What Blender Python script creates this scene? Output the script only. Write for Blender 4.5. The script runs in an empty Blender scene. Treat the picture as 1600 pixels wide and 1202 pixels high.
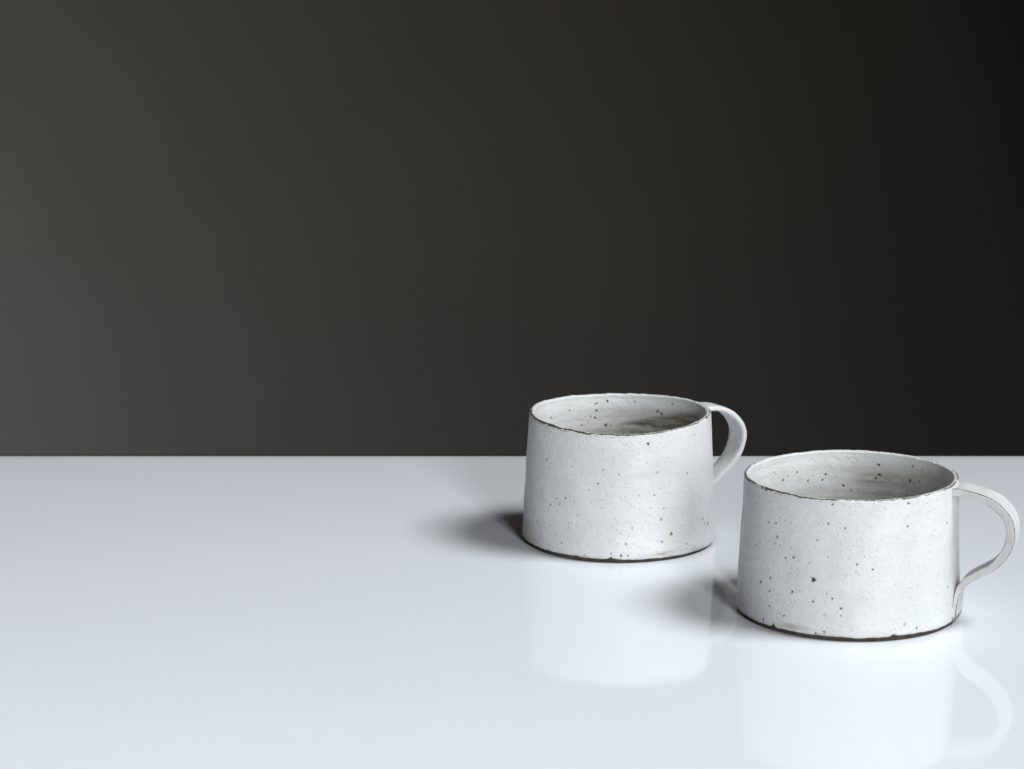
import bpy, math
import numpy as np
from mathutils import Vector

scene = bpy.context.scene
COL = scene.collection

# ------------------------------------------------------------------ camera
CAM_H = 0.32328
cam_d = bpy.data.cameras.new("camera")
cam = bpy.data.objects.new("camera", cam_d)
COL.objects.link(cam)
cam.location = (0, 0, CAM_H)
cam.rotation_euler = (math.radians(90 - 11.9803), 0, 0)
cam_d.sensor_width = 36.0
cam_d.lens = 4097.58 / 1600 * 36.0
cam_d.clip_start = 0.05
cam_d.clip_end = 60
cam_d.dof.use_dof = True
cam_d.dof.focus_distance = 1.13
cam_d.dof.aperture_fstop = 30
scene.camera = cam

# ------------------------------------------------------------------ world: faint warm light of an unlit room
world = bpy.data.worlds.new("World")
scene.world = world
world.use_nodes = True
bg = world.node_tree.nodes["Background"]
bg.inputs[0].default_value = (1.0, 0.80, 0.52, 1)
bg.inputs[1].default_value = 0.018

# ------------------------------------------------------------------ daylight from the windows of the room, as large soft lamps, and an added wall fill
def area(name, loc, aim, sx, sy, watts, spread=180, color=(0.925, 0.968, 1.0)):
    l = bpy.data.lights.new(name, 'AREA')
    l.shape = 'RECTANGLE'
    l.size, l.size_y = sx, sy
    l.energy = watts
    l.color = color
    l.spread = math.radians(spread)
    o = bpy.data.objects.new(name, l)
    COL.objects.link(o)
    o.location = loc
    o.rotation_euler = Vector(aim).to_track_quat('-Z', 'Y').to_euler()
    return o

area("side_window_light", (1.5, 0.62, 2.20), (-1.65, 0.10, -2.2), 1.15, 1.0, 14.2, 75)
area("rear_window_light", (0.83, -2.10, 0.92), (-1, 0.0, -0.05), 2.4, 1.3, 290.0)
area("left_wall_fill", (-2.3, 3.00, -0.62), (0.25, 1, -1.3), 0.8, 0.6, 52.0, color=(0.54, 0.72, 1.0))  # no window here: lamp added to brighten the left part of the wall

scene.view_settings.view_transform = 'Standard'
scene.view_settings.look = 'None'
scene.view_settings.exposure = 0
scene.view_settings.gamma = 1

# ------------------------------------------------------------------ helpers
def tag(o, label=None, cat=None, group=None, kind=None):
    if label: o["label"] = label
    if cat: o["category"] = cat
    if group: o["group"] = group
    if kind: o["kind"] = kind
    return o

def mesh_object(name, verts, quads, mat, parent=None, attrs=None, smooth=True):
    verts = np.asarray(verts, np.float32)
    quads = np.asarray(quads, np.int32)
    me = bpy.data.meshes.new(name)
    me.vertices.add(len(verts))
    me.vertices.foreach_set("co", verts.ravel())
    n = quads.shape[1]
    me.loops.add(quads.size)
    me.loops.foreach_set("vertex_index", quads.ravel())
    me.polygons.add(len(quads))
    me.polygons.foreach_set("loop_start", np.arange(0, quads.size, n, dtype=np.int32))
    me.polygons.foreach_set("use_smooth", np.full(len(quads), smooth))
    me.update(calc_edges=True)
    for k, a in (attrs or {}).items():
        at = me.attributes.new(k, 'FLOAT', 'POINT')
        at.data.foreach_set("value", np.asarray(a, np.float32).ravel())
    me.validate()
    me.materials.append(mat)
    o = bpy.data.objects.new(name, me)
    COL.objects.link(o)
    if parent: o.parent = parent
    return o

def grid_quads(nr, nc, wrap=True):
    r = np.arange(nr - 1)[:, None]
    c = np.arange(nc if wrap else nc - 1)[None, :]
    c2 = (c + 1) % nc
    return np.stack([r * nc + c, r * nc + c2, (r + 1) * nc + c2, (r + 1) * nc + c], -1).reshape(-1, 4)

class Noise:
    """value noise, periodic in the first coordinate (given in turns 0..1)"""
    def __init__(self, seed, n1, n2):
        self.g = np.random.default_rng(seed).uniform(-1, 1, (n1, n2)); self.n1, self.n2 = n1, n2
    def __call__(self, u, v):
        a = (u % 1.0) * self.n1; b = v
        i = np.floor(a).astype(int); j = np.floor(b).astype(int)
        fa, fb = a - i, b - j
        fa = fa * fa * (3 - 2 * fa); fb = fb * fb * (3 - 2 * fb)
        g = self.g; i0, i1, j0, j1 = i % self.n1, (i + 1) % self.n1, j % self.n2, (j + 1) % self.n2
        return (g[i0, j0] * (1 - fa) + g[i1, j0] * fa) * (1 - fb) + (g[i0, j1] * (1 - fa) + g[i1, j1] * fa) * fb

def sstep(a, b, x):
    t = np.clip((x - a) / (b - a), 0, 1)
    return t * t * (3 - 2 * t)

# ------------------------------------------------------------------ materials
def new_mat(name):
    m = bpy.data.materials.new(name); m.use_nodes = True
    nt = m.node_tree
    return m, nt, nt.nodes["Principled BSDF"]

def N(nt, t, **kw):
    n = nt.nodes.new(t)
    for k, v in kw.items(): setattr(n, k, v)
    return n

def noise_node(nt, vec, scale, detail=3, rough=0.55):
    n = N(nt, "ShaderNodeTexNoise")
    n.inputs["Scale"].default_value = scale; n.inputs["Detail"].default_value = detail
    n.inputs["Roughness"].default_value = rough
    nt.links.new(vec, n.inputs["Vector"])
    return n.outputs["Fac"]

def ramp(nt, fac, a, b, ca=(0, 0, 0, 1), cb=(1, 1, 1, 1)):
    r = N(nt, "ShaderNodeValToRGB")
    r.color_ramp.elements[0].position = a; r.color_ramp.elements[0].color = ca
    r.color_ramp.elements[1].position = b; r.color_ramp.elements[1].color = cb
    nt.links.new(fac, r.inputs[0])
    return r.outputs[0]

def mix(nt, fac, a, b):
    m = N(nt, "ShaderNodeMix", data_type='RGBA')
    if isinstance(fac, float): m.inputs[0].default_value = fac
    else: nt.links.new(fac, m.inputs[0])
    for s, i in ((a, 6), (b, 7)):
        if isinstance(s, tuple): m.inputs[i].default_value = s
        else: nt.links.new(s, m.inputs[i])
    return m.outputs[2]

def attr(nt, name):
    a = N(nt, "ShaderNodeAttribute", attribute_name=name)
    return a.outputs["Fac"]

def math_node(nt, op, a, b):
    m = N(nt, "ShaderNodeMath", operation=op)
    for s, i in ((a, 0), (b, 1)):
        if isinstance(s, (int, float)): m.inputs[i].default_value = s
        else: nt.links.new(s, m.inputs[i])
    return m.outputs[0]

def glaze_material():
    m, nt, b = new_mat("speckled_white_glaze")
    co = N(nt, "ShaderNodeTexCoord").outputs["Object"]
    mott = noise_node(nt, co, 70, 4, 0.6)
    base = mix(nt, ramp(nt, mott, 0.33, 0.68), (0.61, 0.615, 0.605, 1), (0.68, 0.685, 0.68, 1))
    fine = noise_node(nt, co, 900, 3, 0.6)
    base = mix(nt, ramp(nt, fine, 0.60, 0.74), base, (0.47, 0.465, 0.44, 1))
    # thin glaze over the iron-rich clay, and shade painted on the inner wall
    base = mix(nt, math_node(nt, 'MULTIPLY', attr(nt, "stain_shade"), 1.0), base, (0.105, 0.085, 0.042, 1))
    base = mix(nt, attr(nt, "tan"), base, (0.36, 0.235, 0.11, 1))
    base = mix(nt, attr(nt, "pale"), base, (0.44, 0.44, 0.41, 1))
    clay = mix(nt, ramp(nt, noise_node(nt, co, 500, 2), 0.35, 0.65), (0.022, 0.016, 0.012, 1), (0.085, 0.054, 0.034, 1))
    base = mix(nt, attr(nt, "clay"), base, clay)
    base = mix(nt, attr(nt, "speck"), base, (0.045, 0.038, 0.030, 1))
    nt.links.new(base, b.inputs["Base Color"])
    rgh = ramp(nt, noise_node(nt, co, 160, 3), 0.3, 0.7, (0.40, 0.40, 0.40, 1), (0.56, 0.56, 0.56, 1))
    rgh = mix(nt, attr(nt, "clay"), rgh, (0.8, 0.8, 0.8, 1))
    nt.links.new(rgh, b.inputs["Roughness"])
    b.inputs["Specular IOR Level"].default_value = 0.42
    # orange-peel relief and pinholes
    vo = N(nt, "ShaderNodeTexVoronoi"); vo.inputs["Scale"].default_value = 620
    nt.links.new(co, vo.inputs["Vector"])
    pin = ramp(nt, vo.outputs["Distance"], 0.08, 0.34)
    gate = ramp(nt, noise_node(nt, co, 260, 2), 0.48, 0.60)
    pin = math_node(nt, 'SUBTRACT', 1.0, math_node(nt, 'MULTIPLY', math_node(nt, 'SUBTRACT', 1.0, pin), gate))
    peel = noise_node(nt, co, 330, 3, 0.6)
    hgt = math_node(nt, 'ADD', math_node(nt, 'MULTIPLY', pin, 0.8), math_node(nt, 'MULTIPLY', peel, 1.0))
    bp = N(nt, "ShaderNodeBump"); bp.inputs["Strength"].default_value = 0.68; bp.inputs["Distance"].default_value = 0.0004
    nt.links.new(hgt, bp.inputs["Height"]); nt.links.new(bp.outputs[0], b.inputs["Normal"])
    return m

def clay_material():
    m, nt, b = new_mat("bare_dark_clay")
    co = N(nt, "ShaderNodeTexCoord").outputs["Object"]
    n = noise_node(nt, co, 420, 4, 0.65)
    nt.links.new(ramp(nt, n, 0.3, 0.72, (0.018, 0.014, 0.011, 1), (0.075, 0.056, 0.043, 1)), b.inputs["Base Color"])
    b.inputs["Roughness"].default_value = 0.85
    bp = N(nt, "ShaderNodeBump"); bp.inputs["Strength"].default_value = 0.6; bp.inputs["Distance"].default_value = 0.0003
    nt.links.new(n, bp.inputs["Height"]); nt.links.new(bp.outputs[0], b.inputs["Normal"])
    return m

def table_material():
    m, nt, b = new_mat("white_gloss_lacquer")
    co = N(nt, "ShaderNodeTexCoord").outputs["Object"]
    n = noise_node(nt, co, 6, 3)
    dv = N(nt, "ShaderNodeTexVoronoi"); dv.inputs["Scale"].default_value = 26; dv.inputs["Randomness"].default_value = 1.0
    nt.links.new(co, dv.inputs["Vector"])
    dot = ramp(nt, dv.outputs["Distance"], 0.006, 0.016, (1, 1, 1, 1), (0, 0, 0, 1))
    rare = ramp(nt, noise_node(nt, co, 9, 2), 0.56, 0.60)
    dust = math_node(nt, 'MULTIPLY', math_node(nt, 'MULTIPLY', dot, rare), 0.5)
    white = (ramp(nt, n, 0.3, 0.7, (0.80, 0.818, 0.856, 1), (0.815, 0.833, 0.872, 1)))
    nt.links.new(mix(nt, dust, white, (0.50, 0.49, 0.47, 1)), b.inputs["Base Color"])
    mp = N(nt, "ShaderNodeMapping"); mp.inputs["Scale"].default_value = (1.0, 14.0, 1.0)
    nt.links.new(co, mp.inputs["Vector"])
    wipe = noise_node(nt, mp.outputs[0], 9, 5, 0.6)
    nt.links.new(ramp(nt, wipe, 0.35, 0.7, (0.045, 0.045, 0.045, 1), (0.085, 0.085, 0.085, 1)), b.inputs["Roughness"])
    b.inputs["IOR"].default_value = 1.33
    bp = N(nt, "ShaderNodeBump"); bp.inputs["Strength"].default_value = 0.05; bp.inputs["Distance"].default_value = 0.0006
    nt.links.new(noise_node(nt, co, 28, 2), bp.inputs["Height"]); nt.links.new(bp.outputs[0], b.inputs["Normal"])
    return m

def wall_material():
    m, nt, b = new_mat("plain_grey_plaster")
    co = N(nt, "ShaderNodeTexCoord").outputs["Object"]
    n = noise_node(nt, co, 2.2, 5, 0.6)
    nt.links.new(ramp(nt, n, 0.25, 0.75, (0.158, 0.128, 0.092, 1), (0.178, 0.145, 0.104, 1)), b.inputs["Base Color"])
    b.inputs["Roughness"].default_value = 0.9
    b.inputs["Specular IOR Level"].default_value = 0.2
    bp = N(nt, "ShaderNodeBump"); bp.inputs["Strength"].default_value = 0.2; bp.inputs["Distance"].default_value = 0.002
    nt.links.new(noise_node(nt, co, 60, 4), bp.inputs["Height"]); nt.links.new(bp.outputs[0], b.inputs["Normal"])
    return m

GLAZE, CLAY, LACQ, PLASTER = glaze_material(), clay_material(), table_material(), wall_material()

# ------------------------------------------------------------------ setting: the far wall
def box(x0, x1, y0, y1, z0, z1):
    v = [(x, y, z) for z in (z0, z1) for y in (y0, y1) for x in (x0, x1)]
    q = [(0, 2, 3, 1), (4, 5, 7, 6), (0, 1, 5, 4), (1, 3, 7, 5), (3, 2, 6, 7), (2, 0, 4, 6)]
    return v, q

v, q = box(-4.0, 3.2, 4.50, 4.62, -0.76, 2.2)
w = mesh_object("wall", v, q, PLASTER, smooth=False)
tag(w, kind="structure")

# ------------------------------------------------------------------ table top
def rounded_slab(x0, x1, y0, y1, z0, z1, r, seg=6, cr=0.012):
    # outline with small rounded corners, swept through a rounded edge profile
    pts = []
    for cx, cy, a0 in ((x1 - cr, y1 - cr, 0), (x0 + cr, y1 - cr, 90), (x0 + cr, y0 + cr, 180), (x1 - cr, y0 + cr, 270)):
        for k in range(9):
            a = math.radians(a0 + k * 90 / 8)
            pts.append((cx, cy, math.cos(a), math.sin(a)))
    prof = [(-cr * 0.98, z1)]
    for k in range(seg + 1):
        a = math.radians(90 - 90 * k / seg)
        prof.append((-r + r * math.cos(a), z1 - r + r * math.sin(a)))
    for k in range(seg + 1):
        a = math.radians(-90 * k / seg)
        prof.append((-r + r * math.cos(a), z0 + r + r * math.sin(a)))
    prof.append((-cr * 0.98, z0))
    vs = [(cx + nx * (cr + o), cy + ny * (cr + o), z) for o, z in prof for cx, cy, nx, ny in pts]
    return vs, pts, prof

vs, pts, prof = rounded_slab(-0.95, 0.85, 0.30, 1.3432, -0.034, 0.0, 0.0016)
n = len(pts)
me = bpy.data.meshes.new("table_top")
faces = [tuple(f[::-1]) for f in grid_quads(len(prof), n).tolist()]
faces.append(tuple(range(n)))
faces.append(tuple(reversed(range((len(prof) - 1) * n, len(prof) * n))))
me.from_pydata(vs, [], faces)
me.materials.append(LACQ)
for p in me.polygons: p.use_smooth = len(p.vertices) == 4
tt = bpy.data.objects.new("table_top", me); COL.objects.link(tt)
tag(tt, "glossy white table top with a crisp straight back edge, under both mugs", "table")

# ------------------------------------------------------------------ mugs
class Mug:
    pass

def speck_fields(theta, z, radius, specks):
    """theta (rad) and z (mm) are grids; returns speck, tan, pale masks and pit depth (mm)"""
    sp = np.zeros_like(z); tn = np.zeros_like(z); pl = np.zeros_like(z); pit = np.zeros_like(z)
    nc = theta.shape[1]
    th_row = theta[0]
    zmin, zmax = z.min(axis=1), z.max(axis=1)
    rng = np.random.default_rng(len(specks))
    for (dg, zz, r, kind, dark) in specks:
        t0 = math.radians(dg)
        R = 2.4 * r
        rows = np.where((zmax > zz - R) & (zmin < zz + R))[0]
        dth = (th_row - t0 + math.pi) % (2 * math.pi) - math.pi
        cols = np.where(np.abs(dth) * radius < R)[0]
        if not len(rows) or not len(cols): continue
        ix = np.ix_(rows, cols)
        dx = dth[cols][None, :] * radius; dy = z[ix] - zz
        a = rng.uniform(0, math.pi); e = rng.uniform(0.75, 1.3)
        u = (dx * math.cos(a) + dy * math.sin(a)) * e; w_ = (-dx * math.sin(a) + dy * math.cos(a)) / e
        ang = np.arctan2(w_, u)
        d = np.hypot(u, w_) / (r * (1 + 0.18 * np.sin(3 * ang + a * 5) + 0.12 * np.sin(5 * ang + a * 9)))
        core = 1 - sstep(0.55, 1.15, d)
        halo = 1 - sstep(0.9, 2.0, d)
        if kind == 0:
            sp[ix] = np.maximum(sp[ix], core * dark); pl[ix] = np.maximum(pl[ix], halo * 0.22 * dark)
        elif kind == 1:
            tn[ix] = np.maximum(tn[ix], core * 0.85 * dark); tn[ix] = np.maximum(tn[ix], halo * 0.2 * dark)
        elif kind == 3:
            sp[ix] = np.maximum(sp[ix], (1 - sstep(0.3, 0.8, d)) * 0.85 * dark); tn[ix] = np.maximum(tn[ix], (1 - sstep(0.6, 1.6, d)) * 0.75 * dark)
        else:
            pl[ix] = np.maximum(pl[ix], (1 - sstep(0.4, 1.4, d)) * 0.6 * dark)
        pit[ix] = np.maximum(pit[ix], (1 - sstep(0.2, 1.3, d)) * min(0.30, 0.35 * r))
    return sp, tn, pl, pit

def catmull(pts, n):
    P = np.array([2 * np.array(pts[0]) - np.array(pts[1])] + [np.array(p) for p in pts] + [2 * np.array(pts[-1]) - np.array(pts[-2])], float)
    out = []
    for i in range(1, len(P) - 2):
        for k in range(12):
            t = k / 12
            p0, p1, p2, p3 = P[i - 1:i + 3]
            out.append(0.5 * (2 * p1 + (p2 - p0) * t + (2 * p0 - 5 * p1 + 4 * p2 - p3) * t * t + (3 * p1 - p0 - 3 * p2 + p3) * t ** 3))
    out.append(P[-2])
    out = np.array(out)
    s = np.concatenate([[0], np.cumsum(np.hypot(*np.diff(out, axis=0).T))])
    t = np.linspace(0, s[-1], n)
    return np.stack([np.interp(t, s, out[:, 0]), np.interp(t, s, out[:, 1])], 1)

def build_mug(c):
    root = bpy.data.objects.new("mug", None); COL.objects.link(root)
    root.location = c.loc
    tag(root, c.label, "mug", "speckled white stoneware mugs")
    sd = c.seed
    NC = 1200
    th = np.linspace(0, 2 * math.pi, NC, endpoint=False)
    u = th / (2 * math.pi)
    rt, rb, h, tw = c.rt, c.rb, c.h, c.thick
    a0, a1, b1, a2 = c.warp
    rimz = h + a0 + a1 * np.cos(th) + b1 * np.sin(th) + a2 * np.cos(2 * th)
    n1, n2, n3 = Noise(sd, 26, 4), Noise(sd + 1, 110, 4), Noise(sd + 2, 300, 4)
    rimz = rimz + 0.10 * n1(u, 0 * u) + 0.10 * n2(u, 0 * u) + 0.05 * n3(u, 0 * u)
    lowr = 0.16 * np.sin(2 * th + 0.7 * sd) + 0.12 * np.sin(3 * th + 1.3 * sd)       # never quite round
    nz1, nz2 = Noise(sd + 3, 14, 9), Noise(sd + 4, 60, 64)
    edge = c.edge(th) + 0.22 * Noise(sd + 5, 36, 4)(u, 0 * u) + 0.12 * Noise(sd + 6, 120, 4)(u, 0 * u)
    hl = 0.9                                                                            # where the lip begins, below the crest

    def radius_at(z):
        r = rb + (rt - rb) * z / h
        r = r - 0.9 * np.clip(1 - z / 4.5, 0, 1) ** 2                               # base corner eased by a thumb
        return r
    # ---- outer wall rows
    NR = 215
    s = np.linspace(0, 1, NR)[:, None]
    top = (rimz - hl)[None, :]
    z = edge[None, :] + (top - edge[None, :]) * s
    TH = np.broadcast_to(th, z.shape)
    U = TH / (2 * math.pi)
    r = radius_at(z) + lowr[None, :] + 0.16 * nz1(U, z / 9.0) + 0.025 * nz2(U, z / 2.3) \
        + 0.010 * Noise(sd + 8, 6, 40)(U, z / 1.7)
    for (dg, amp, wd) in c.seams:                                                      # shallow vertical slab seams
        dd = (th - math.radians(dg) + math.pi) % (2 * math.pi) - math.pi
        r = r + amp * np.exp(-(dd * rt / wd) ** 2)[None, :]
    rng = np.random.default_rng(sd + 50)
    specks = [(a, b, rr * 1.15, k, 1.0) for a, b, rr, k in c.specks]
    for _ in range(c.n_small):
        rr = 0.12 + 0.20 * rng.random() ** 2
        k = rng.choice([0, 0, 2, 2, 2, 2, 1])
        specks.append((rng.uniform(0, 360), rng.uniform(1.5, h - 1), rr, int(k), rng.uniform(0.3, 0.85)))
    for _ in range(c.n_back):                                                          # the sides the picture does not face
        specks.append((rng.uniform(-10, 180), rng.uniform(2, h - 1), rng.uniform(0.2, 0.6), int(rng.choice([0, 0, 1, 3])), 0.9))
    sp, tn, pl, pit = speck_fields(TH, z, (rt + rb) / 2, specks)
    r = r - pit
    # rolled glaze edge at the foot
    roll = np.clip(1 - (z - edge[None, :]) / 0.8, 0, 1)
    r = r - 0.55 * roll ** 2 + 0.10 * np.exp(-((z - edge[None, :] - 0.9) / 0.5) ** 2)
    # clay showing near the foot edge, thin-glaze patches
    stain_shade = 0 * z
    for (dg, zz, wdt, hgt, amt) in c.thin:
        dd = ((th - math.radians(dg) + math.pi) % (2 * math.pi) - math.pi) * rt
        k = np.exp(-((dd[None, :] / wdt) ** 2)) * np.exp(-(((z - zz) / hgt) ** 2))
        stain_shade = np.maximum(stain_shade, amt * k * (0.75 + 0.5 * nz2(U, z / 1.1)))
    nfoot = Noise(sd + 9, 150, 40)(U, z / 0.9)
    clay_o = 0.9 * (1 - sstep(0.0, 0.55, z - edge[None, :] + 0.28 * nfoot))
    tn = np.maximum(tn, 0.16 * (1 - sstep(0.3, 1.8, z - edge[None, :] + 0.7 * nfoot)))

    # ---- lip rows (outer edge of the lip to the inner one)
    NL = 17
    ph = np.linspace(0, math.pi, NL)[:, None]
    rim_out = radius_at(top) + (r[-1:] - radius_at(top))
    half = tw / 2
    jag = 0.05 * n3(u, 1.5 + 0 * u)[None, :]
    rl = rim_out - half + half * np.cos(ph) + jag * np.sin(ph)
    zl = top + hl * np.sin(ph) * (1 + 0.10 * n2(u, 2.0 + 0 * u)[None, :])
    THl = np.broadcast_to(th, zl.shape); Ul = THl / (2 * math.pi)
    strength = c.lip(th)[None, :]
    nl = 0.6 * Noise(sd + 10, 60, 20)(Ul, ph * 1.5) + 0.5 * Noise(sd + 11, 300, 30)(Ul, ph * 3.0)
    centre = 0.95
    clay_l = sstep(0.0, 0.35, strength * 1.0 - np.abs(ph - centre) * 1.25 + 0.85 * nl - 0.12) * np.clip(0.55 + strength * 0.5, 0, 1)
    # let the worn edge run a little way down the outside
    down = (top - z)
    nd = 0.6 * Noise(sd + 12, 70, 30)(U, z / 1.2) + 0.5 * Noise(sd + 11, 300, 30)(U, z / 0.5)
    clay_o = np.maximum(clay_o, sstep(0.0, 0.4, strength * 0.40 - down * 1.1 + 0.55 * nd - 0.16) * 0.85 * strength)

    # ---- inner wall rows, top to floor
    NI = 150
    ti = np.linspace(0, 1, NI)[:, None] ** 1.25
    zf = 4.2
    zi = top + (zf - top) * ti
    curve = 3.0
    ri = rim_out - tw - 0.45 * sstep(0, 6, top - zi) + (radius_at(zi) - radius_at(top)) \
        - curve * np.clip(1 - (zi - zf) / 6.0, 0, 1) ** 2
    THi = np.broadcast_to(th, zi.shape); Ui = THi / (2 * math.pi)
    ring = Noise(sd + 13, 3, 60)(Ui, zi / 1.5 + 0.35 * np.sin(THi))
    ri = ri + c.rings * ring + 0.03 * nz2(Ui, zi / 2.0)
    isp = [(a, b, rr * 1.12, k, 1.0) for a, b, rr, k in c.inner_specks]
    for _ in range(140):
        isp.append((rng.uniform(0, 360), rng.uniform(8, h - 1), 0.10 + 0.2 * rng.random() ** 2, int(rng.choice([0, 0, 2, 3])), rng.uniform(0.3, 0.85)))
    spi, tni, pli, piti = speck_fields(THi, zi, rt - tw, isp)
    ri = ri + piti
    dgi = np.degrees(THi)
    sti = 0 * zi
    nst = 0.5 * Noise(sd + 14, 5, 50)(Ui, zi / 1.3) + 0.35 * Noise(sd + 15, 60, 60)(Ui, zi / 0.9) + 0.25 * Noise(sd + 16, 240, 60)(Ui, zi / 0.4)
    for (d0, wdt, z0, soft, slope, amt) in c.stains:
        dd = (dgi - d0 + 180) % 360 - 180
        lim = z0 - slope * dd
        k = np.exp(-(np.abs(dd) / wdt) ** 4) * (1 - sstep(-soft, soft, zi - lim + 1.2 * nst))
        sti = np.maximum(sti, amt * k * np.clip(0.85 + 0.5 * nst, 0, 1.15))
    # ---- floor: fan rings
    NF = 14
    tf = np.linspace(0, 1, NF + 1)[1:][:, None]
    rf = ri[-1:] * (1 - tf) + 0.02
    zfl = zf - 0.5 * np.sin(tf * math.pi / 2) + 0 * rf

    def xyz(rr, zz):
        tt_ = np.broadcast_to(th, rr.shape)
        zz = np.broadcast_to(zz, rr.shape)
        return np.stack([rr * np.cos(tt_), rr * np.sin(tt_), zz], -1).reshape(-1, 3) / 1000.0

    # body = outer wall + inner wall + floor (two sheets that the rim joins)
    n_o = NR * NC
    rr_in = np.vstack([ri, rf]); zz_in = np.vstack([zi, zfl])
    V = np.vstack([xyz(r, z), xyz(rr_in, zz_in)])
    Q = np.vstack([grid_quads(NR, NC), grid_quads(rr_in.shape[0], NC) + n_o])
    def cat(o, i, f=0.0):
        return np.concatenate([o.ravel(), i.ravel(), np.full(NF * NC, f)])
    # lip mask must agree where the sheets meet
    clay_i = np.zeros_like(zi)
    body = mesh_object("body", V, Q, GLAZE, root, dict(
        speck=cat(sp, spi), tan=cat(tn, tni), pale=cat(pl, pli), stain_shade=cat(stain_shade, sti, 0.45), clay=cat(clay_o, clay_i)))
    zero = np.zeros_like(zl)
    mesh_object("rim", xyz(rl, zl), grid_quads(NL, NC), GLAZE, root, dict(
        speck=zero, tan=0.35 * sstep(0.1, 0.8, clay_l), pale=zero, stain_shade=zero, clay=clay_l))

    # ---- foot: unglazed clay base, standing on the table
    fr = radius_at(np.full((1, NC), 1.6)) + lowr[None, :] - 0.45
    prof = [(0.0, -6.0), (0.0, -1.1), (0.12, -0.6), (0.4, -0.22), (0.85, -0.03), (1.6, 0.0), (2.6, 0.02), (3.6, -0.1), (4.2, -1.6)]
    rows_r = np.vstack([fr + d + 0.06 * n2(u, 1.0 + k + 0 * u)[None, :] * (k > 2) for k, (zz, d) in enumerate(prof)])
    rows_z = np.vstack([np.full((1, NC), zz) for zz, d in prof])
    mid = np.full((1, NC), 0.05)
    rows_r = np.vstack([mid, rows_r]); rows_z = np.vstack([np.full((1, NC), 0.05), rows_z])
    mesh_object("foot", xyz(rows_r, rows_z + 0.02)[::1], grid_quads(rows_r.shape[0], NC), CLAY, root)

    # ---- handle: a flat strap, pulled from the rim and smoothed down the wall
    NS, NX = 260, 112
    path = catmull(c.path, NS)
    tang = np.gradient(path, axis=0); tang /= np.linalg.norm(tang, axis=1)[:, None]
    nrm = np.stack([-tang[:, 1], tang[:, 0]], 1)                                       # outward side of the loop
    sgn = 1 if (nrm[NS // 2, 0] > 0) else -1
    nrm *= sgn
    ss = np.linspace(0, 1, NS)
    hn1, hn2 = Noise(sd + 20, 16, 16), Noise(sd + 21, 60, 60)
    W = c.hw / 2 * (1 + 0.22 * np.exp(-(ss / 0.06) ** 2) + 0.05 * np.sin(ss * 9 + sd) + 0.30 * np.exp(-((ss - 1) / 0.10) ** 2))
    T = c.ht / 2 * (1 + 0.10 * np.sin(ss * 7 + 2 * sd)) * (1 - 0.5 * sstep(0.80, 0.92, ss))
    a = np.linspace(0, 2 * math.pi, NX, endpoint=False)
    ca, sa = np.cos(a), np.sin(a)
    ex = c.hex                                                                           # flat faces, rounded arrises
    px_ = np.sign(ca) * np.abs(ca) ** ex; py_ = np.sign(sa) * np.abs(sa) ** ex
    ph_ = math.radians(c.phi)
    er = np.array([math.cos(ph_), math.sin(ph_), 0]); ew = np.array([-math.sin(ph_), math.cos(ph_), 0]); ez = np.array([0, 0, 1.0])
    A, S = np.meshgrid(a / (2 * math.pi), ss)
    wob = 0.10 * hn1(A, S * 12) + 0.04 * hn2(A, S * 50)
    offw = W[:, None] * px_[None, :] + wob * px_[None, :]
    # centre line sits half a thickness inside the outer face; the faces are very slightly hollowed
    offn = (T[:, None] * py_[None, :]) * (1 - 0.10 * (1 - px_[None, :] ** 2)) + wob * py_[None, :] - T[:, None]
    # on the wall the strap follows the curve of the mug: slide edges back with distance from its middle
    Rw = rb
    sag = (Rw - np.sqrt(np.maximum(Rw ** 2 - offw ** 2, 1)))
    stick = np.maximum(sstep(0.80, 0.90, ss), 1 - sstep(0.0, 0.07, ss))[:, None]
    rho = path[:, 0][:, None] + nrm[:, 0][:, None] * offn - sag * stick
    zz = path[:, 1][:, None] + nrm[:, 1][:, None] * offn
    sphan = [(rng.uniform(0, 1), rng.uniform(0.05, 0.95), rng.uniform(0.15, 0.42), rng.uniform(0.5, 0.95)) for _ in range(c.n_handle)]
    per = 2 * (c.hw + c.ht)
    length = np.hypot(*np.diff(path, axis=0).T).sum()
    hsp = np.zeros_like(rho)
    for (ua, vs_, rr, dk) in sphan:
        du = (A - ua + 0.5) % 1.0 - 0.5
        d = np.hypot(du * per, (S - vs_) * length) / rr
        hsp = np.maximum(hsp, dk * (1 - sstep(0.5, 1.2, d)))
    pos = rho[..., None] * er + offw[..., None] * ew + zz[..., None] * ez
    # arrises where the glaze broke over the edge
    corner = np.minimum(np.abs(px_), np.abs(py_))[None, :]
    near = (px_ < 0)[None, :]
    outerf = (py_ > 0)[None, :]
    nb = 0.6 * Noise(sd + 22, 30, 60)(A, S * 40) + 0.5 * Noise(sd + 23, 72, 200)(A, S * 130)
    wear = np.where(outerf, 1.0, 0.45) * np.where(near, 1.0, 0.55)
    arr = sstep(0.0, 0.06, corner - 0.87 + 0.04 * nb + 0.06 * (wear - 0.8)) * c.arris * wear
    arr = np.clip(arr * (1.0 + 0.5 * nb), 0, 1)
    arr = arr * np.where(outerf, 1.0, 1 - sstep(0.80, 0.88, S))
    bot = sstep(0.965, 0.995, S + 0.01 * nb) * 0.75
    clay_h = np.clip(np.maximum(arr * 1.6, bot * outerf), 0, 0.95)
    P = pos.reshape(-1, 3) / 1000.0
    q = grid_quads(NS, NX)
    if sgn > 0: q = q[:, ::-1]
    z0 = np.zeros(NS * NX)
    # cap both ends
    P = np.vstack([P, P[:NX].mean(0), P[-NX:].mean(0)])
    caps = []
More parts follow.
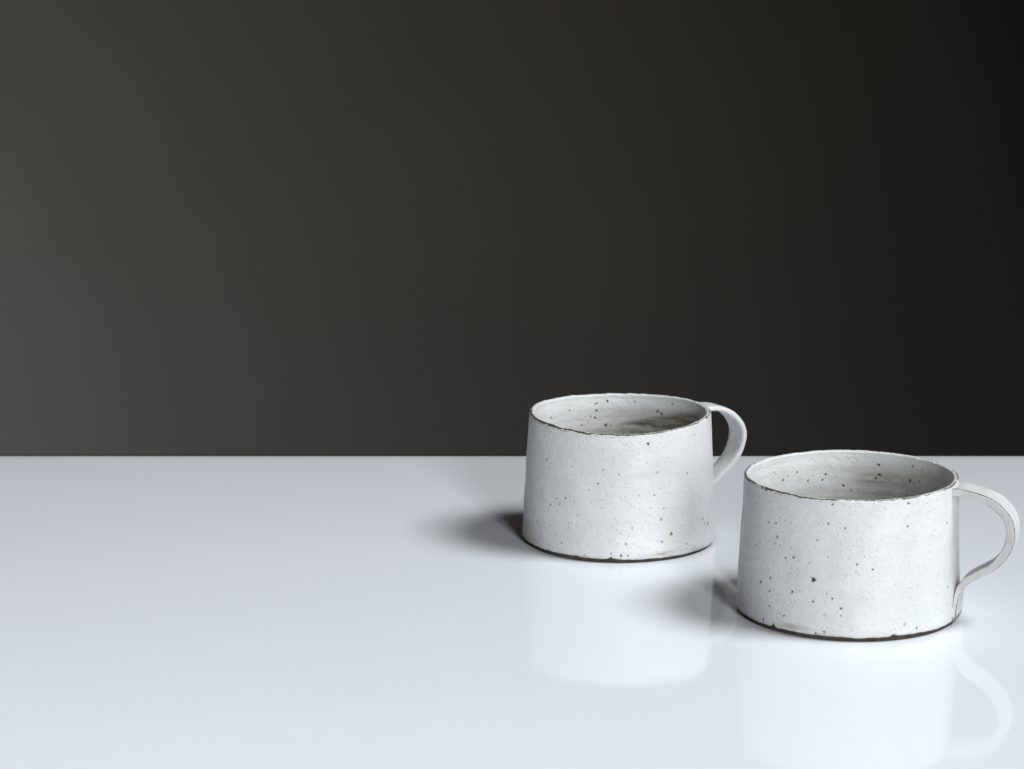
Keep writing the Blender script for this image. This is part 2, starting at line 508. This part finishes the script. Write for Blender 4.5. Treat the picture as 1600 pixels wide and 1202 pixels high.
    for base, ctr, fl in ((0, NS * NX, False), ((NS - 1) * NX, NS * NX + 1, True)):
        for k in range(0, NX, 2):
            f = [base + k, base + (k + 1) % NX, base + (k + 2) % NX, ctr]
            caps.append(f if fl else f[::-1])
    q = np.vstack([q, np.array(caps)])
    thin = c.handle_thin * np.broadcast_to(sstep(0.86, 0.99, -px_)[None, :], rho.shape) * (0.9 + 0.15 * nb) * (1 - sstep(0.82, 0.90, S))
    pad = lambda x: np.concatenate([x.ravel(), [0, 0]])
    mesh_object("handle", P, q, GLAZE, root, dict(
        speck=pad(hsp), tan=pad(0.5 * np.clip(arr * 1.2, 0, 1)), pale=pad(z0), stain_shade=pad(thin), clay=pad(clay_h)))
    return root

def bump_at(th, deg, wd):
    d = (np.degrees(th) - deg + 180) % 360 - 180
    return np.exp(-(d / wd) ** 2)

# the mug that stands further back
a = Mug()
a.loc = (0.04965, 1.18011, 0); a.seed = 11
a.label = "farther speckled white mug, tapering to its rim, handle curling away behind its right side"
a.rt, a.rb, a.h, a.thick = 41.69, 45.0, 60.08, 2.5
a.warp = (0.01, 0.15, 0.62, 0.74)
a.edge = lambda th: 1.35 + 0.35 * bump_at(th, 235, 40) - 0.35 * bump_at(th, 320, 35) + 0.5 * bump_at(th, 263, 3)
a.lip = lambda th: 0.42 + 0.62 * bump_at(th, 225, 48) + 0.12 * bump_at(th, 330, 35) - 0.18 * bump_at(th, 95, 45)
a.seams = []; a.rings = 0.07
a.thin = [(294, 3.6, 7.0, 1.3, 0.42), (322, 2.8, 4.0, 0.9, 0.30), (245, 2.2, 6, 0.8, 0.3)]
a.specks = [(285.4, 54.3, 0.64, 0), (217.3, 43.7, 0.48, 0), (321.1, 55.2, 0.32, 0), (313.5, 38.5, 0.4, 0), (267.5, 40.8, 0.32, 0), (258.1, 42.7, 0.32, 0), (254.9, 36.4, 0.4, 0), (263.2, 35.4, 0.4, 2), (240.7, 37.7, 0.32, 2), (238.3, 43.1, 0.24, 0), (249.5, 33.1, 0.24, 0), (227.4, 27.0, 0.32, 0), (234.1, 28.1, 0.4, 0), (229.8, 24.8, 0.32, 0), (222.6, 23.5, 0.4, 0), (217.3, 19.5, 0.24, 0), (242.8, 21.1, 0.24, 0), (218.4, 32.7, 0.32, 2), (183.5, 28.2, 0.32, 2), (289.3, 30.7, 0.32, 0), (295.3, 24.2, 0.32, 0), (284.3, 45.7, 0.32, 1), (300.6, 44.6, 0.32, 2), (291.4, 48.4, 0.24, 2), (293.4, 19.3, 0.64, 1), (300.2, 12.0, 0.72, 3), (293.8, 9.1, 0.48, 3), (271.8, 9.0, 0.56, 1), (327.6, 15.3, 0.4, 0), (334.7, 12.0, 0.64, 3), (329.6, 12.9, 0.48, 1), (263.2, 4.6, 0.32, 0), (269.1, 3.7, 0.56, 0), (273.0, 3.7, 0.4, 3), (262.9, 2.2, 0.72, 0), (247.4, 2.8, 0.4, 3), (232.2, 7.2, 0.32, 0), (210.7, 14.2, 0.24, 0), (311.6, 6.1, 0.32, 3), (275.4, 16.2, 0.4, 1), (241.7, 16.0, 0.24, 2), (263.0, 14.9, 0.24, 2), (290.8, 40.7, 0.72, 2), (279.5, 30.8, 0.56, 2), (257.3, 25.2, 0.24, 0), (247.0, 50.6, 0.24, 2), (229.1, 45.9, 0.32, 2), (227.7, 27.3, 0.24, 0)]
a.inner_specks = [(142.9, 51.8, 0.56, 0), (140.0, 51.2, 0.32, 3), (125.0, 53.4, 0.4, 0), (103.9, 52.1, 0.56, 0), (108.4, 49.4, 0.4, 0), (104.9, 48.6, 0.56, 0), (104.5, 55.4, 0.48, 0), (103.0, 55.8, 0.32, 0), (96.3, 56.5, 0.56, 0), (114.9, 45.5, 0.4, 0), (97.2, 44.5, 0.87, 3), (60.2, 52.6, 0.64, 0), (57.3, 51.6, 0.79, 3), (40.8, 50.5, 1.03, 3), (48.1, 57.2, 0.48, 0), (77.1, 56.4, 0.4, 0), (93.7, 44.3, 0.4, 3)]
a.hex, a.handle_thin = 0.50, 0.0
a.stains = [(54, 44, 51.5, 2.0, 0.16, 0.98), (60, 70, 45.0, 2.5, 0.02, 0.6), (28, 20, 54.5, 2.0, 0.0, 0.9), (40, 80, 54.0, 3.0, 0.0, 0.36)]  # olive stain, then washes that paint in the right inner wall's shade
a.n_small, a.n_back, a.n_handle = 850, 40, 16
a.phi, a.hw, a.ht, a.arris = 29, 12.0, 3.1, 0.4
a.path = [(40.4, 58.4), (43.7, 58.8), (46.9, 58.9), (51.8, 58.3), (57.2, 56.4), (61.5, 53.4), (65.0, 49.5), (66.8, 45.6), (67.2, 42.5), (66.8, 39), (65.4, 34.6), (62.6, 30.2), (59.1, 26.5), (55.0, 23.2), (51.4, 20.2), (48.0, 17), (46.4, 13), (45.9, 9), (45.7, 5), (45.5, 1.6)]
build_mug(a)

# the mug that stands nearer, at the right
b = Mug()
b.loc = (0.142, 1.06548, 0); b.seed = 37
b.label = "nearer speckled white mug at the right, straight sided, strap handle turned toward the viewer"
b.rt, b.rb, b.h, b.thick = 44.38, 47.09, 59.3, 2.4
b.warp = (-0.30, 0.30, 0.05, 0.15)
b.edge = lambda th: 1.55 + 0.35 * bump_at(th, 222, 22) + 0.2 * bump_at(th, 300, 30) + 0.9 * bump_at(th, 222, 1.6) + 0.7 * bump_at(th, 286, 1.5)
b.lip = lambda th: 0.42 + 0.40 * bump_at(th, 215, 55) - 0.12 * bump_at(th, 110, 40) + 0.38 * bump_at(th, 18, 24)
b.seams = []; b.rings = 0.03
b.thin = [(234, 3.9, 7.5, 1.4, 0.50), (250, 2.6, 5, 0.9, 0.35), (205, 2.6, 8, 0.8, 0.3)]
b.specks = [(244.4, 25.0, 0.95, 0), (222.1, 40.1, 0.48, 0), (232.8, 33.0, 0.48, 0), (211.6, 19.2, 0.56, 0), (219.0, 22.3, 0.48, 0), (233.1, 18.7, 0.48, 0), (293.9, 56.8, 0.48, 0), (293.4, 47.3, 0.4, 0), (323.2, 45.0, 0.4, 0), (274.5, 30.4, 0.4, 0), (266.5, 32.5, 0.4, 0), (259.0, 14.1, 0.48, 0), (254.5, 18.0, 0.4, 0), (244.7, 15.9, 0.4, 0), (218.9, 16.6, 0.4, 0), (219.3, 10.3, 0.4, 0), (229.0, 8.0, 0.4, 0), (215.5, 4.1, 0.48, 0), (192.2, 14.1, 0.4, 0), (251.3, 48.8, 0.4, 0), (259.9, 47.3, 0.4, 0), (215.6, 45.1, 0.4, 0), (220.8, 45.6, 0.4, 0), (222.7, 58.0, 0.4, 0), (228.0, 32.1, 0.4, 0), (241.4, 31.7, 0.48, 2), (221.3, 37.1, 0.32, 0), (206.3, 33.9, 0.32, 0), (246.6, 2.8, 0.4, 0), (250.9, 3.8, 0.48, 3), (292.0, 6.7, 0.48, 1), (299.3, 4.5, 0.4, 0), (299.8, 22.0, 0.4, 2), (259.1, 11.0, 0.32, 0), (250.6, 10.7, 0.64, 2), (251.5, 19.7, 0.56, 2), (265.0, 15.9, 0.32, 2), (293.7, 50.9, 0.4, 2), (308.1, 34.9, 0.4, 2), (313.9, 55.9, 0.4, 2), (292.2, 34.7, 0.32, 2), (258.0, 40.4, 0.32, 2), (245.7, 41.5, 0.32, 0), (323.8, 17.8, 0.4, 0), (276.2, 38.3, 0.32, 2), (268.4, 42.6, 0.32, 2), (265.9, 29.4, 0.4, 2), (253.0, 56.8, 0.4, 0), (258.3, 57.0, 0.4, 2), (222.4, 2.6, 0.9, 3), (285.9, 2.2, 0.8, 3)]
b.inner_specks = [(66.5, 53.5, 0.64, 0), (65.8, 49.0, 0.72, 0), (68.0, 47.3, 0.56, 0), (46.1, 48.4, 0.72, 0), (44.1, 55.0, 0.48, 0), (86.9, 43.3, 0.56, 0), (108.8, 46.0, 0.48, 0), (99.7, 46.0, 0.48, 0), (97.8, 48.4, 0.48, 0), (126.7, 47.8, 0.64, 3), (123.1, 49.3, 0.32, 0), (116.5, 50.4, 0.4, 0), (82.4, 41.1, 0.4, 0), (134.8, 52.4, 0.32, 0), (36.8, 54.6, 0.32, 3), (39.1, 49.0, 0.48, 3)]
b.hex, b.handle_thin = 0.17, 0.22
b.stains = [(58, 26, 51.5, 2.5, 0.05, 0.60), (70, 60, 44.0, 4.0, 0.02, 0.35), (30, 60, 54.5, 3.0, 0.0, 0.36)]  # olive patches first; the final wash paints shade onto the inner right
b.n_small, b.n_back, b.n_handle = 650, 40, 14
b.phi, b.hw, b.ht, b.arris = -21, 12.6, 3.4, 1.0
b.path = [(41.5, 57.6), (44.5, 58.1), (47.2, 58.2), (51.8, 57.4), (57.2, 56.2), (62.2, 54.1), (66.0, 51.0), (68.7, 47.4), (70.1, 43.0), (70.1, 38.4), (68.7, 33.2), (65.7, 28.3), (62.0, 24.5), (57.0, 21.4), (52.4, 18.4), (49.6, 15.1), (48.5, 12.1), (48.15, 9.1), (48.0, 5.7), (47.5, 2.0)]
build_mug(b)
